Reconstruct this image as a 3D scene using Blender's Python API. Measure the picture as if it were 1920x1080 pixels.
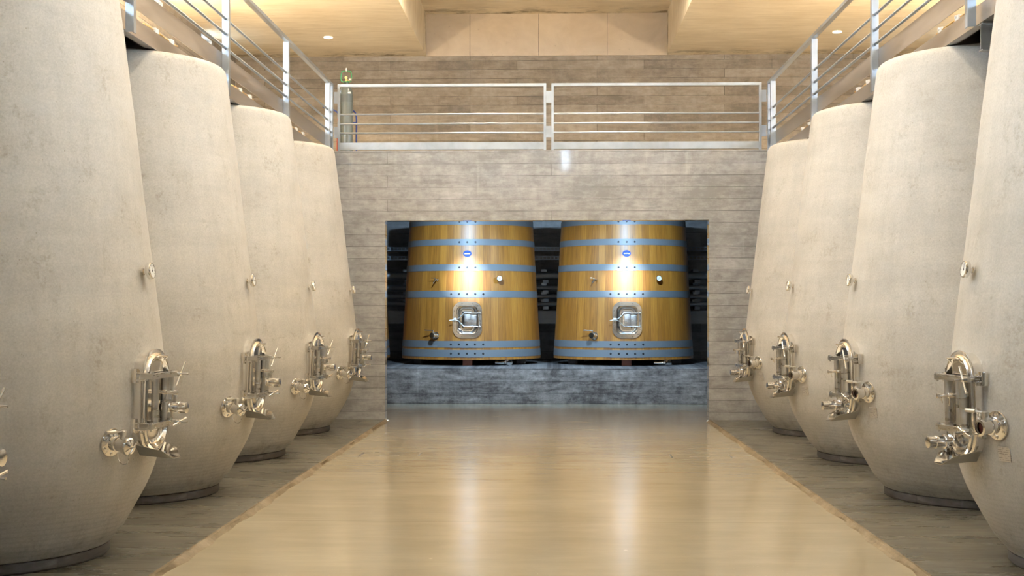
import bpy, bmesh, math, random
from mathutils import Vector, Matrix

for o in list(bpy.data.objects): bpy.data.objects.remove(o)
scene = bpy.context.scene
C = scene.collection
PI = math.pi
random.seed(4)

# ------------------------------------------------------------------ camera
F = 2500.0
cam_d = bpy.data.cameras.new('camera')
cam_d.sensor_width = 36.0
cam_d.lens = F / 1920 * 36.0
cam_d.shift_y = 38 / 1920
cam_d.clip_start = 0.1
cam = bpy.data.objects.new('camera', cam_d); C.objects.link(cam)
cam.location = (0, 0, 1.65)
cam.rotation_euler = (PI/2, 0, math.atan(75/F))
scene.camera = cam

# ------------------------------------------------------------------ view + world
scene.view_settings.view_transform = 'Standard'
scene.view_settings.look = 'None'
scene.view_settings.gamma = 1
scene.view_settings.use_curve_mapping = False
scene.view_settings.exposure = 0.08

w = bpy.data.worlds.new('world'); scene.world = w; w.use_nodes = True
bg = w.node_tree.nodes['Background']
bg.inputs[0].default_value = (0.62, 0.80, 1.0, 1)
bg.inputs[1].default_value = 66.0

# room measures (metres)
XL, XR = -5.9, 7.2            # side walls
YB, YF, YU, YN = -3.0, 19.4, 24.7, 27.0   # behind camera, lower far wall, upper far wall, niche back
ZC, ZR = 6.33, 7.1            # ceiling, recess top
RL, RR = -2.33, 2.12          # recess sides
ZS = 3.95                     # mezzanine top
OL, OR_, OT = -2.435, 2.275, 2.93   # opening
KL, KR = -2.41, 2.265         # aisle edge of the side plinths
DECK = 3.93
WARM = (1.0, 0.80, 0.54)
COOL = (0.62, 0.80, 1.0)

def light(name, kind, loc, power, color, rot=(0,0,0), **kw):
    d = bpy.data.lights.new(name, kind); d.energy = power; d.color = color
    for k, v in kw.items(): setattr(d, k, v)
    o = bpy.data.objects.new(name, d); C.objects.link(o); o.location = loc; o.rotation_euler = rot
    return o

# clerestory windows in both side walls: (y, half width, sill); unseen wide ones towards the camera enlarged to light the tank tops, small ones at the far end
WINS = [(y, 0.95, 4.85) for y in (-0.5, 2.45, 5.4, 8.35, 11.3, 14.25)] + [(y, 0.34, 5.9) for y in (16.75, 19.7, 22.62)]
WTOP = 6.28
for x, s in ((XL-0.02, -1), (XR+0.02, 1)):
    for y, hw, sill in WINS:
        o = light('window_portal', 'AREA', (x, y, (sill+WTOP)/2), 1.0, (1,1,1), (0, s*PI/2, 0), shape='RECTANGLE', size=WTOP-sill+0.1, size_y=2*hw+0.1)
        o.data.cycles.is_portal = True
REARW = [(0.42, 0.16)]      # unseen narrow window added behind the camera for the lintel streak
for x, hw in REARW:
    o = light('window_portal', 'AREA', (x, YB-0.02, 6.45), 1.0, (1,1,1), (PI/2, 0, 0), shape='RECTANGLE', size=2*hw+0.1, size_y=1.1)
    o.data.cycles.is_portal = True
# round ceiling downlights above the walkways (their discs are modelled below)
DOWN = [(-3.86, y) for y in (4.0, 10.3, 16.6, 22.9)] + [(4.82, y) for y in (4.0, 10.3, 16.5, 22.7)]
for x, y in DOWN:
    light('downlight_bulb', 'SPOT', (x, y, ZC-0.03), 260 if y > 20 else 70, WARM, (0,0,0), spot_size=math.radians(125), spot_blend=0.6, shadow_soft_size=0.04)
# lamps of the ceiling recess, above the frame; far pair added to brighten its end
RECESS = [(x, y) for x in (-1.2, 1.0) for y in (7.5, 11.5, 15.5, 20.0)]
for x, y in RECESS:
    light('recess_bulb', 'SPOT', (x, y, ZR-0.05), 400 if y < 19 else 300, (1.0, 0.86, 0.66), (0,0,0), spot_size=math.radians(165), spot_blend=0.6, shadow_soft_size=0.12)
# unseen warm lights added over the walkway decks to brighten the ceiling
for x, sx in ((XL+0.35, 1), (XR-0.9, -1)):
    for y in (9.5, 14.0, 18.0):
        light('added_ceiling_fill', 'AREA', (x, y, DECK+0.16), 300, (1.0, 0.80, 0.54), (PI, 0, 0), shape='RECTANGLE', size=0.12, size_y=3.0)
# cool spots under the mezzanine, one over the front of each large vat, plus an added narrow beam
VATS = [(-1.52, 25.1), (1.33, 25.1)]
for x, y in VATS:
    light('vat_spot_bulb', 'SPOT', (x, 21.2, 3.5), 760, (0.50, 0.74, 1.0), (math.radians(54), 0, 0), spot_size=math.radians(104), spot_blend=1.0, shadow_soft_size=0.05)
    light('added_vat_beam', 'SPOT', (x, 20.2, 3.45), 1700, (0.85, 0.93, 1.0), (math.radians(90-19.5), 0, 0), spot_size=math.radians(15), spot_blend=1.0, shadow_soft_size=0.03)  # extra beam added to brighten the hot spot on the staves

# ------------------------------------------------------------------ object helpers
def tag(o, label=None, cat=None, group=None, kind=None):
    if label: o['label'] = label
    if cat: o['category'] = cat
    if group: o['group'] = group
    if kind: o['kind'] = kind
    return o
def empty(name, loc=(0,0,0), rz=0):
    o = bpy.data.objects.new(name, None); C.objects.link(o); o.location = loc; o.rotation_euler = (0,0,rz)
    o.empty_display_size = 0.1
    return o
def obj(name, bm, mat, parent=None, smooth=True, label=None):
    bmesh.ops.recalc_face_normals(bm, faces=bm.faces)
    me = bpy.data.meshes.new(name); bm.to_mesh(me); bm.free()
    if mat: me.materials.append(mat)
    if smooth:
        for p in me.polygons: p.use_smooth = True
        try: me.set_sharp_from_angle(angle=math.radians(38))
        except Exception: pass
    o = bpy.data.objects.new(name, me); C.objects.link(o)
    if parent is not None: o.parent = parent
    if label: o['label'] = label
    return o
def tree_copy(o, parent=None):
    c = o.copy(); C.objects.link(c)
    if parent is not None: c.parent = parent
    for ch in list(o.children): tree_copy(ch, c)
    return c

def B(): return bmesh.new()
def box(bm, x0, x1, y0, y1, z0, z1, bev=0.0):
    vs = [bm.verts.new((x, y, z)) for x in (x0, x1) for y in (y0, y1) for z in (z0, z1)]
    fs = [bm.faces.new([vs[i] for i in q]) for q in ((0,1,3,2),(4,6,7,5),(0,4,5,1),(2,3,7,6),(0,2,6,4),(1,5,7,3))]
    if bev:
        es = set(e for f in fs for e in f.edges)
        bmesh.ops.bevel(bm, geom=list(es), offset=bev, segments=2, affect='EDGES', profile=0.6)
    return bm
def basis(d):
    d = Vector(d).normalized()
    up = Vector((0,0,1)) if abs(d.z) < 0.95 else Vector((1,0,0))
    a = d.cross(up).normalized(); b = a.cross(d).normalized()
    return a, b, d
def cyl(bm, p0, p1, r0, r1=None, n=20, caps=True):
    p0 = Vector(p0); p1 = Vector(p1); r1 = r0 if r1 is None else r1
    a, b, d = basis(p1-p0)
    A = [bm.verts.new(p0 + (a*math.cos(t)+b*math.sin(t))*r0) for t in [2*PI*i/n for i in range(n)]]
    Bv = [bm.verts.new(p1 + (a*math.cos(t)+b*math.sin(t))*r1) for t in [2*PI*i/n for i in range(n)]]
    for i in range(n): bm.faces.new((A[i], A[(i+1)%n], Bv[(i+1)%n], Bv[i]))
    if caps: bm.faces.new(A[::-1]); bm.faces.new(Bv)
    return bm
def revolve(bm, prof, p0=(0,0,0), d=(0,0,1), n=32, caps=True):
    """prof = [(along, radius)] about the axis d through p0"""
    p0 = Vector(p0); a, b, d = basis(d); rings = []
    for s, r in prof:
        rings.append([bm.verts.new(p0 + d*s + (a*math.cos(t)+b*math.sin(t))*r) for t in [2*PI*i/n for i in range(n)]])
    for k in range(len(rings)-1):
        for i in range(n): bm.faces.new((rings[k][i], rings[k][(i+1)%n], rings[k+1][(i+1)%n], rings[k+1][i]))
    if caps:
        bm.faces.new(rings[0][::-1]); bm.faces.new(rings[-1])
    return bm
def tube(bm, pts, r, n=10):
    pts = [Vector(p) for p in pts]; rings = []
    prev = None
    for i, p in enumerate(pts):
        t = (pts[min(i+1, len(pts)-1)] - pts[max(i-1, 0)]).normalized()
        if prev is None: a, b, _ = basis(t)
        else:
            a = (prev - t*prev.dot(t)).normalized(); b = t.cross(a)
        prev = a
        rings.append([bm.verts.new(p + (a*math.cos(q)+b*math.sin(q))*r) for q in [2*PI*j/n for j in range(n)]])
    for k in range(len(rings)-1):
        for j in range(n): bm.faces.new((rings[k][j], rings[k][(j+1)%n], rings[k+1][(j+1)%n], rings[k+1][j]))
    bm.faces.new(rings[0][::-1]); bm.faces.new(rings[-1])
    return bm
def smooth_path(pts, k=6):
    P = [Vector(p) for p in pts]; P = [P[0]] + P + [P[-1]]; out = []
    for i in range(1, len(P)-2):
        for j in range(k):
            t = j/k; a, b, c, d = P[i-1], P[i], P[i+1], P[i+2]
            out.append(0.5*((2*b)+(c-a)*t+(2*a-5*b+4*c-d)*t*t+(3*b-a-3*c+d)*t**3))
    out.append(P[-2]); return out
def rrect(w, h, r, n=7):
    """rounded rectangle outline, list of (u,w) counter-clockwise with outward offset support"""
    pts = []
    for cx, cy, a0 in ((w/2-r, h/2-r, 0), (-w/2+r, h/2-r, 90), (-w/2+r, -h/2+r, 180), (w/2-r, -h/2+r, 270)):
        for i in range(n+1):
            a = math.radians(a0 + 90*i/n); pts.append((cx + r*math.cos(a), cy + r*math.sin(a), math.cos(a), math.sin(a)))
    return pts
def loft_rr(bm, w, h, r, prof, cap=True, off=(0,0), close=False, bow=None, n=7):
    """prof = [(outward offset, x-depth)], built in local frame: n=+X, u=+Y, w=+Z"""
    base = rrect(w, h, r, n); rings = []
    for o_, nx in prof:
        ring = []
        for (u, v, du, dv) in base:
            uu = u+du*o_; vv = v+dv*o_
            ring.append(bm.verts.new((nx - (bow*uu*uu if bow else 0), uu+off[0], vv+off[1])))
        rings.append(ring)
    m = len(base)
    pairs = list(zip(rings[:-1], rings[1:])) + ([(rings[-1], rings[0])] if close else [])
    for a, b in pairs:
        for i in range(m): bm.faces.new((a[i], a[(i+1)%m], b[(i+1)%m], b[i]))
    if cap and not close: bm.faces.new(rings[-1])
    return bm

# ------------------------------------------------------------------ materials
class NT:
    def __init__(s, name):
        s.m = bpy.data.materials.new(name); s.m.use_nodes = True; s.t = s.m.node_tree
        s.b = s.t.nodes['Principled BSDF']
    def n(s, kind, **kw):
        nd = s.t.nodes.new(kind)
        for k, v in kw.items():
            if k.startswith('i_'):
                key = k[2:]; key = int(key) if key.isdigit() else key.replace('_', ' ')
                nd.inputs[key].default_value = v
            else: setattr(nd, k, v)
        return nd
    def l(s, a, b): s.t.links.new(a, b)
    def coord(s, scale=(1,1,1), rot=(0,0,0), loc=(0,0,0), src='Object'):
        tc = s.n('ShaderNodeTexCoord'); mp = s.n('ShaderNodeMapping')
        mp.inputs['Scale'].default_value = scale; mp.inputs['Rotation'].default_value = rot; mp.inputs['Location'].default_value = loc
        s.l(tc.outputs[src], mp.inputs[0]); return mp.outputs[0]
    def noise(s, vec, scale, detail=4, rough=0.55, dist=0.0):
        nd = s.n('ShaderNodeTexNoise'); nd.inputs['Scale'].default_value = scale; nd.inputs['Detail'].default_value = detail
        nd.inputs['Roughness'].default_value = rough; nd.inputs['Distortion'].default_value = dist
        s.l(vec, nd.inputs['Vector']); return nd.outputs['Fac']
    def ramp(s, fac, stops):
        r = s.n('ShaderNodeValToRGB'); e = r.color_ramp.elements
        while len(e) < len(stops): e.new(0.5)
        for i, (p, c) in enumerate(stops):
            e[i].position = p; e[i].color = (c, c, c, 1) if isinstance(c, (int, float)) else (*c, 1)
        s.l(fac, r.inputs[0]); return r.outputs[0]
    def mix(s, fac, a, b, mode='MIX'):
        m = s.n('ShaderNodeMix', data_type='RGBA', blend_type=mode)
        for sock, v in ((m.inputs[0], fac), (m.inputs[6], a), (m.inputs[7], b)):
            if hasattr(v, 'links'): s.l(v, sock)
            elif isinstance(v, (int, float)): sock.default_value = v if sock == m.inputs[0] else (v, v, v, 1)
            else: sock.default_value = (*v, 1)
        return m.outputs[2]
    def math(s, op, a, b=0.0, clamp=False):
        m = s.n('ShaderNodeMath', operation=op); m.use_clamp = clamp
        for i, v in ((0, a), (1, b)):
            if hasattr(v, 'links'): s.l(v, m.inputs[i])
            else: m.inputs[i].default_value = v
        return m.outputs[0]
    def sep(s, vec):
        q = s.n('ShaderNodeSeparateXYZ'); s.l(vec, q.inputs[0]); return q.outputs
    def bump(s, h, strength=0.3, dist=0.01, prev=None):
        b = s.n('ShaderNodeBump'); b.inputs['Strength'].default_value = strength; b.inputs['Distance'].default_value = dist
        s.l(h, b.inputs['Height'])
        if prev is not None: s.l(prev, b.inputs['Normal'])
        return b.outputs[0]
    def out(s, color=None, rough=None, metal=None, normal=None, **kw):
        for nm, v in (('Base Color', color), ('Roughness', rough), ('Metallic', metal), ('Normal', normal)):
            if v is None: continue
            if hasattr(v, 'links'): s.l(v, s.b.inputs[nm])
            elif isinstance(v, (int, float)): s.b.inputs[nm].default_value = v
            else: s.b.inputs[nm].default_value = (*v, 1)
        for k, v in kw.items(): s.b.inputs[k.replace('_', ' ')].default_value = v
        return s.m

def plain(name, col, rough=0.5, metal=0.0, **kw):
    return NT(name).out(col, rough, metal, **kw)

def mat_tank():
    s = NT('tank_concrete'); v = s.coord()
    info = s.n('ShaderNodeObjectInfo')
    # offset the pattern per tank so no two tanks share stains
    add = s.n('ShaderNodeVectorMath', operation='ADD'); s.l(v, add.inputs[0])
    comb = s.n('ShaderNodeCombineXYZ'); s.l(s.math('MULTIPLY', info.outputs['Random'], 40.0), comb.inputs[0]); s.l(s.math('MULTIPLY', info.outputs['Random'], 23.0), comb.inputs[1])
    s.l(comb.outputs[0], add.inputs[1]); v2 = add.outputs[0]
    big = s.noise(v2, 1.3, 9, 0.72)
    col = s.ramp(big, [(0.3, (0.385, 0.365, 0.325)), (0.5, (0.45, 0.428, 0.388)), (0.68, (0.49, 0.47, 0.43))])
    mp = s.n('ShaderNodeMapping'); mp.inputs['Scale'].default_value = (7, 7, 0.35); s.l(v2, mp.inputs[0])
    streak = s.noise(mp.outputs[0], 2.0, 5, 0.6)
    col = s.mix(1.0, col, s.ramp(streak, [(0.3, 0.955), (0.6, 1.015)]), 'MULTIPLY')
    # lift rings left by the mould
    z = s.sep(v)[2]
    mp2 = s.n('ShaderNodeMapping'); mp2.inputs['Scale'].default_value = (0.3, 0.3, 3); s.l(v2, mp2.inputs[0])
    rings = s.noise(mp2.outputs[0], 2.0, 5, 0.6, 0.5)
    col = s.mix(1.0, col, s.ramp(rings, [(0.35, 0.94), (0.6, 1.02)]), 'MULTIPLY')
    # patchy dirt
    dirt = s.ramp(s.noise(v2, 3.2, 8, 0.72, 0.6), [(0.52, 0.0), (0.66, 1.0)])
    fine = s.noise(v2, 30, 3, 0.7)
    dirtm = s.math('MULTIPLY', dirt, s.ramp(fine, [(0.42, 0.0), (0.62, 1.0)]))
    col = s.mix(s.math('MULTIPLY', dirtm, 0.6), col, (0.27, 0.235, 0.18))
    # pores
    vor = s.n('ShaderNodeTexVoronoi'); vor.inputs['Scale'].default_value = 26; s.l(v2, vor.inputs['Vector'])
    pores = s.ramp(vor.outputs['Distance'], [(0.06, 1.0), (0.13, 0.0)])
    pm = s.math('MULTIPLY', pores, s.ramp(s.noise(v2, 6, 3), [(0.52, 0.0), (0.62, 0.8)]))
    col = s.mix(pm, col, (0.25, 0.225, 0.18))
    grit = s.noise(v2, 75, 4, 0.75)
    col = s.mix(1.0, col, s.ramp(grit, [(0.36, 0.89), (0.62, 1.05)]), 'MULTIPLY')
    # fine turned grooves low on the bulge
    gz = s.math('SINE', s.math('ADD', s.math('MULTIPLY', z, 190.0), s.math('MULTIPLY', s.noise(v2, 0.6, 2), 30.0)))
    gm = s.math('MULTIPLY', s.ramp(z, [(0.25, 1.0), (0.75, 0.0)]), s.ramp(gz, [(0.0, 0.0), (0.9, 0.16)]))
    col = s.mix(gm, col, (0.20, 0.18, 0.14))
    # splashes and damp rising from the foot
    foot = s.ramp(z, [(0.0, 1.0), (0.5, 0.0)])
    fd = s.math('MULTIPLY', s.ramp(z, [(0.09, 1.0), (0.42, 0.0)]), s.ramp(s.noise(v2, 7, 8, 0.75), [(0.5, 0.0), (0.68, 1.0)]))
    col = s.mix(s.math('MULTIPLY', fd, 0.6), col, (0.13, 0.11, 0.085))
    nrm = s.bump(s.noise(v2, 160, 3, 0.6), 0.12, 0.004)
    nrm = s.bump(fine, 0.08, 0.006, nrm)
    return s.out(col, s.ramp(big, [(0.3, 0.52), (0.7, 0.62)]), 0, nrm, Specular_IOR_Level=0.38)

def mat_boards(name, c0, c1, c2, axis='X', seed=0.0, rough=0.72, row=0.172, dark=0.35, spec=0.35, bw=2.35, pk=0.13, coat=0.0):
    s = NT(name); v = s.coord(src='Object'); x, y, z = s.sep(v)
    a = x if axis == 'X' else y
    cb = s.n('ShaderNodeCombineXYZ'); s.l(s.math('ADD', a, seed), cb.inputs[0]); s.l(s.math('ADD', z, 0.03), cb.inputs[1])
    uv = cb.outputs[0]
    wob = s.noise(uv, 2.5, 3); 
    br = s.n('ShaderNodeTexBrick'); br.offset = 0.37; br.squash = 1.0
    br.inputs['Scale'].default_value = 1.0; br.inputs['Brick Width'].default_value = bw; br.inputs['Row Height'].default_value = row
    br.inputs['Mortar Size'].default_value = 0.005; br.inputs['Mortar Smooth'].default_value = 0.4; br.inputs['Bias'].default_value = 0.0
    br.inputs['Color1'].default_value = (0.0, 0.0, 0.0, 1); br.inputs['Color2'].default_value = (1, 1, 1, 1); br.inputs['Mortar'].default_value = (0.5, 0.5, 0.5, 1)
    s.l(uv, br.inputs['Vector'])
    plank = s.sep(br.outputs['Color'])[0]
    mp = s.n('ShaderNodeMapping'); mp.inputs['Scale'].default_value = (1.1, 4.5, 1); s.l(uv, mp.inputs[0])
    grain = s.noise(mp.outputs[0], 3.0, 7, 0.68, 0.4)
    blot = s.math('ADD', s.math('MULTIPLY', s.noise(uv, 1.1, 9, 0.72), 0.6), s.math('MULTIPLY', s.noise(uv, 9.0, 9, 0.75), 0.4))
    f = s.math('ADD', s.math('MULTIPLY', plank, pk), s.math('ADD', s.math('MULTIPLY', grain, 0.32), s.math('MULTIPLY', blot, 0.68)))
    col = s.ramp(f, [(0.45, c0), (0.57, c1), (0.70, c2)])
    # knots and vertical drips
    mp3 = s.n('ShaderNodeMapping'); mp3.inputs['Scale'].default_value = (4, 0.22, 1); s.l(uv, mp3.inputs[0])
    drip = s.ramp(s.noise(mp3.outputs[0], 1.6, 5, 0.6), [(0.60, 0.0), (0.75, 0.22)])
    col = s.mix(drip, col, tuple(min(1, q*1.25) for q in c2))
    vk = s.n('ShaderNodeTexVoronoi'); vk.inputs['Scale'].default_value = 1.15; s.l(uv, vk.inputs['Vector'])
    knot = s.math('MULTIPLY', s.ramp(vk.outputs['Distance'], [(0.05, 0.55), (0.10, 0.0)]), s.ramp(grain, [(0.35, 0.4), (0.6, 1.0)]))
    col = s.mix(knot, col, tuple(q*0.55 for q in c0))
    st = s.ramp(s.noise(uv, 2.4, 9, 0.75, 0.5), [(0.58, 0.0), (0.72, 1.0)])
    col = s.mix(s.math('MULTIPLY', st, dark), col, tuple(q*0.45 for q in c0))
    mort = br.outputs['Fac']
    gate = s.ramp(s.noise(uv, 1.3, 3), [(0.40, 0.25), (0.60, 1.0)])
    col = s.mix(s.math('MULTIPLY', mort, gate), col, tuple(q*0.42 for q in c0))
    h = s.math('ADD', s.math('MULTIPLY', grain, 0.5), s.math('ADD', s.math('MULTIPLY', plank, 0.5), s.math('MULTIPLY', mort, -1.4)))
    nrm = s.bump(h, 0.35, 0.006)
    return s.out(col, rough, 0, nrm, Specular_IOR_Level=spec, Coat_Weight=coat, Coat_Roughness=0.045)

def mat_ceiling(name, c0, c1, stain=True):
    s = NT(name); v = s.coord(); x, y, z = s.sep(v)
    mp = s.n('ShaderNodeMapping'); mp.inputs['Scale'].default_value = (0.6, 4.5, 1); s.l(v, mp.inputs[0])
    g = s.noise(mp.outputs[0], 2.2, 6, 0.62, 0.8)
    b = s.noise(v, 0.7, 6, 0.6)
    f = s.math('ADD', s.math('MULTIPLY', g, 0.5), s.math('MULTIPLY', b, 0.5))
    col = s.ramp(f, [(0.36, c0), (0.62, c1)])
    spk = s.ramp(s.noise(v, 13, 4, 0.7), [(0.66, 0.0), (0.74, 0.5)])
    col = s.mix(spk, col, tuple(q*0.6 for q in c0))
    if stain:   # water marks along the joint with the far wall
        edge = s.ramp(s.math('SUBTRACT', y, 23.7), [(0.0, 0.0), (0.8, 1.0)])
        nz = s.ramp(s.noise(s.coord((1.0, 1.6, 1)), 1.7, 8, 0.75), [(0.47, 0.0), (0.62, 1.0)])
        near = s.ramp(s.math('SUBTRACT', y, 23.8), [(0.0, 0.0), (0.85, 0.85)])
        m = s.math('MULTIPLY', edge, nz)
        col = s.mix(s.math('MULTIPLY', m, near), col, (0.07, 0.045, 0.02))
    nrm = s.bump(g, 0.12, 0.01)
    return s.out(col, 0.75, 0, nrm, Specular_IOR_Level=0.3)

def mat_floor(name, c0, c1, c2, r0, r1, joints=(), spec=0.5, coat=0.0, sc=(0.35, 1.5, 1), spl=0.0):
    s = NT(name); v = s.coord(); x, y, z = s.sep(v)
    mp = s.n('ShaderNodeMapping'); mp.inputs['Scale'].default_value = sc; s.l(v, mp.inputs[0])
    a = s.noise(mp.outputs[0], 1.4, 6, 0.6, 0.5); b = s.noise(v, 0.55, 4, 0.55)
    f = s.math('ADD', s.math('MULTIPLY', a, 0.55), s.math('MULTIPLY', b, 0.45))
    col = s.ramp(f, [(0.34, c0), (0.5, c1), (0.66, c2)])
    if spl:
        sp_ = s.ramp(s.noise(v, 2.2, 9, 0.72, 0.8), [(0.46, 1.0), (0.62, 0.0)])
        col = s.mix(s.math('MULTIPLY', sp_, spl), col, tuple(q*0.5 for q in c0))
    scr = s.ramp(s.noise(s.coord((3, 0.9, 1), (0, 0, 0.5)), 9, 3, 0.7, 1.5), [(0.70, 0.0), (0.74, 0.35)])
    col = s.mix(scr, col, tuple(min(1, q*1.3) for q in c2))
    chips = s.n('ShaderNodeTexVoronoi'); chips.inputs['Scale'].default_value = 1.7; s.l(v, chips.inputs['Vector'])
    col = s.mix(s.ramp(chips.outputs['Distance'], [(0.018, 0.8), (0.03, 0.0)]), col, tuple(min(1, q*1.35) for q in c2))
    for yj in joints:
        d = s.math('ABSOLUTE', s.math('SUBTRACT', y, yj))
        col = s.mix(s.ramp(d, [(0.004, 0.55), (0.012, 0.0)]), col, tuple(q*0.72 for q in c0))
    mp2 = s.n('ShaderNodeMapping'); mp2.inputs['Scale'].default_value = (1.0, 6, 1); s.l(v, mp2.inputs[0])
    rv = s.noise(mp2.outputs[0], 1.2, 6, 0.65)
    rough = s.ramp(rv, [(0.35, r0), (0.65, r1)])
    nrm = s.bump(s.noise(mp2.outputs[0], 3.0, 4, 0.6), 0.06, 0.01)
    return s.out(col, rough, 0, nrm, Specular_IOR_Level=spec, Coat_Weight=coat, Coat_Roughness=0.2)

def mat_wood():
    s = NT('oak_staves'); v = s.coord(); x, y, z = s.sep(v)
    ang = s.math('ARCTAN2', y, x)
    u = s.math('MULTIPLY', ang, 9.0)          # 56 staves
    fr = s.math('FRACT', u); fl = s.math('FLOOR', u)
    wn = s.n('ShaderNodeTexWhiteNoise', noise_dimensions='1D'); s.l(fl, wn.inputs['W'])
    cb = s.n('ShaderNodeCombineXYZ'); s.l(s.math('MULTIPLY', ang, 22.0), cb.inputs[0]); s.l(s.math('MULTIPLY', z, 0.8), cb.inputs[1]); s.l(s.math('MULTIPLY', wn.outputs[0], 9.0), cb.inputs[2])
    g = s.noise(cb.outputs[0], 2.6, 8, 0.65, 0.6)
    f = s.math('ADD', s.math('MULTIPLY', g, 0.8), s.math('MULTIPLY', wn.outputs[0], 0.22))
    col = s.ramp(f, [(0.30, (0.25, 0.095, 0.012)), (0.5, (0.40, 0.165, 0.022)), (0.72, (0.52, 0.24, 0.036))])
    edge = s.math('MINIMUM', fr, s.math('SUBTRACT', 1.0, fr))
    seam = s.ramp(edge, [(0.0, 1.0), (0.035, 0.0)])
    col = s.mix(s.math('MULTIPLY', seam, 0.5), col, (0.13, 0.055, 0.015))
    # wine drips on the lowest staves
    cb2 = s.n('ShaderNodeCombineXYZ'); s.l(s.math('MULTIPLY', ang, 16.0), cb2.inputs[0]); s.l(s.math('MULTIPLY', z, 0.5), cb2.inputs[1])
    dr = s.math('MULTIPLY', s.ramp(s.noise(cb2.outputs[0], 1.4, 4, 0.6), [(0.5, 0.0), (0.66, 0.5)]), s.ramp(z, [(0.2, 1.0), (0.75, 0.0)]))
    col = s.mix(dr, col, (0.20, 0.07, 0.05))
    h = s.math('SUBTRACT', s.math('MULTIPLY', g, 0.25), seam)
    return s.out(col, s.ramp(g, [(0.3, 0.42), (0.7, 0.52)]), 0, s.bump(h, 0.22, 0.004), Specular_IOR_Level=0.5, Coat_Weight=0.35, Coat_Roughness=0.35)

def mat_metal(name, c, r0, r1, sc=3.0, stretch=(1,1,6), bump=0.03):
    s = NT(name); v = s.coord(stretch)
    g = s.noise(v, sc, 5, 0.6, 0.4)
    col = s.mix(s.ramp(g, [(0.35, 0.0), (0.65, 1.0)]), tuple(q*0.82 for q in c), c)
    return s.out(col, s.ramp(g, [(0.3, r0), (0.7, r1)]), 1.0, s.bump(g, bump, 0.003))

M = dict(
    tank = mat_tank(),
    ring = mat_boards('plinth_concrete', (0.045, 0.04, 0.037), (0.09, 0.08, 0.076), (0.24, 0.225, 0.22), 'X', 3.1, 0.7, 0.9),
    wallfront = mat_boards('board_marked_grey_concrete', (0.25, 0.25, 0.25), (0.39, 0.39, 0.395), (0.55, 0.555, 0.565), 'X', 0.0, 0.55, row=0.172, dark=0.4, spec=0.5, bw=6.5, pk=0.06, coat=1.0),
    wallupper = mat_boards('board_marked_brown_concrete', (0.19, 0.155, 0.115), (0.30, 0.25, 0.19), (0.42, 0.36, 0.285), 'X', 7.7, 0.62, 0.165, 0.4, 0.45),
    wallside = mat_boards('board_marked_side_concrete', (0.22, 0.19, 0.155), (0.31, 0.275, 0.23), (0.42, 0.38, 0.33), 'Y', 2.7, 0.7),
    niche = mat_boards('niche_concrete', (0.30, 0.30, 0.30), (0.42, 0.42, 0.42), (0.55, 0.55, 0.55), 'X', 1.7, 0.7, row=0.40, dark=0.3),
    ledge = mat_boards('ledge_concrete', (0.07, 0.065, 0.065), (0.26, 0.255, 0.25), (0.52, 0.51, 0.50), 'X', 5.2, 0.6, row=0.21, dark=0.85, bw=40, pk=0.04),
    ceil = mat_ceiling('warm_ceiling_concrete', (0.58, 0.475, 0.32), (0.76, 0.66, 0.49)),
    recess = mat_ceiling('recess_beam_concrete', (0.56, 0.46, 0.35), (0.72, 0.62, 0.50), False),
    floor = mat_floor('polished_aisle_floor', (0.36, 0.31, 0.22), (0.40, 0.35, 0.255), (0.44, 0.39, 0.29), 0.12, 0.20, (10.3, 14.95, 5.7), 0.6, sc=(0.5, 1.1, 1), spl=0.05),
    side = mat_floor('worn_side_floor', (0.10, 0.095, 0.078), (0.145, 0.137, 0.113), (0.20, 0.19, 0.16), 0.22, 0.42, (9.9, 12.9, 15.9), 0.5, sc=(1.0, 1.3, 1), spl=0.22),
    kerb = mat_boards('worn_kerb_edge', (0.16, 0.12, 0.07), (0.26, 0.21, 0.14), (0.44, 0.38, 0.29), 'Y', 1.1, 0.6, row=0.5, dark=0.5, bw=60, pk=0.0),
    chrome = NT('polished_stainless').out((0.82, 0.80, 0.77), 0.13, 1.0),
    satin = mat_metal('satin_stainless', (0.72, 0.71, 0.69), 0.24, 0.36, 4.0),
    galv = mat_metal('galvanised_steel', (0.50, 0.56, 0.64), 0.28, 0.46, 2.5, (1.5, 1.5, 1.5), 0.05),
    beam = mat_metal('warm_reflection_channel_steel', (0.55, 0.50, 0.45), 0.30, 0.42, 1.4, (0.6, 0.6, 5)),  # warm reflected light put into the base colour of the side steel
    hoop = NT('galvanised_hoop').out((0.19, 0.215, 0.235), 0.52, 0.25),
    black = plain('black_rubber', (0.02, 0.02, 0.02), 0.6),
    dark = plain('dark_bolt', (0.05, 0.05, 0.055), 0.45, 0.7),
    pipe = mat_metal('painted_pipe_steel', (0.60, 0.63, 0.66), 0.45, 0.6, 2.0),
    white = plain('white_plastic', (0.78, 0.78, 0.78), 0.4),
    wood = mat_wood(),
    blue = plain('blue_enamel', (0.004, 0.06, 0.32), 0.6),
    bluepaint = plain('blue_paint', (0.02, 0.05, 0.26), 0.35),
    red = plain('red_paint', (0.62, 0.09, 0.03), 0.4),
    green = plain('green_paint', (0.03, 0.26, 0.09), 0.4),
    brass = plain('brass', (0.75, 0.50, 0.18), 0.3, 1.0),
    cyl = NT('grey_green_cylinder_paint').out((0.10, 0.12, 0.115), 0.3, 0, Coat_Weight=0.4),
    cylband = plain('dark_cylinder_paint', (0.08, 0.095, 0.09), 0.3),
    redwood = plain('stained_red_block', (0.28, 0.12, 0.09), 0.7),
    wframe = plain('window_frame_green_grey', (0.10, 0.16, 0.16), 0.4, 0.3),
    wine = plain('dark_wine_residue', (0.06, 0.015, 0.01), 0.3),
)
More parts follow.
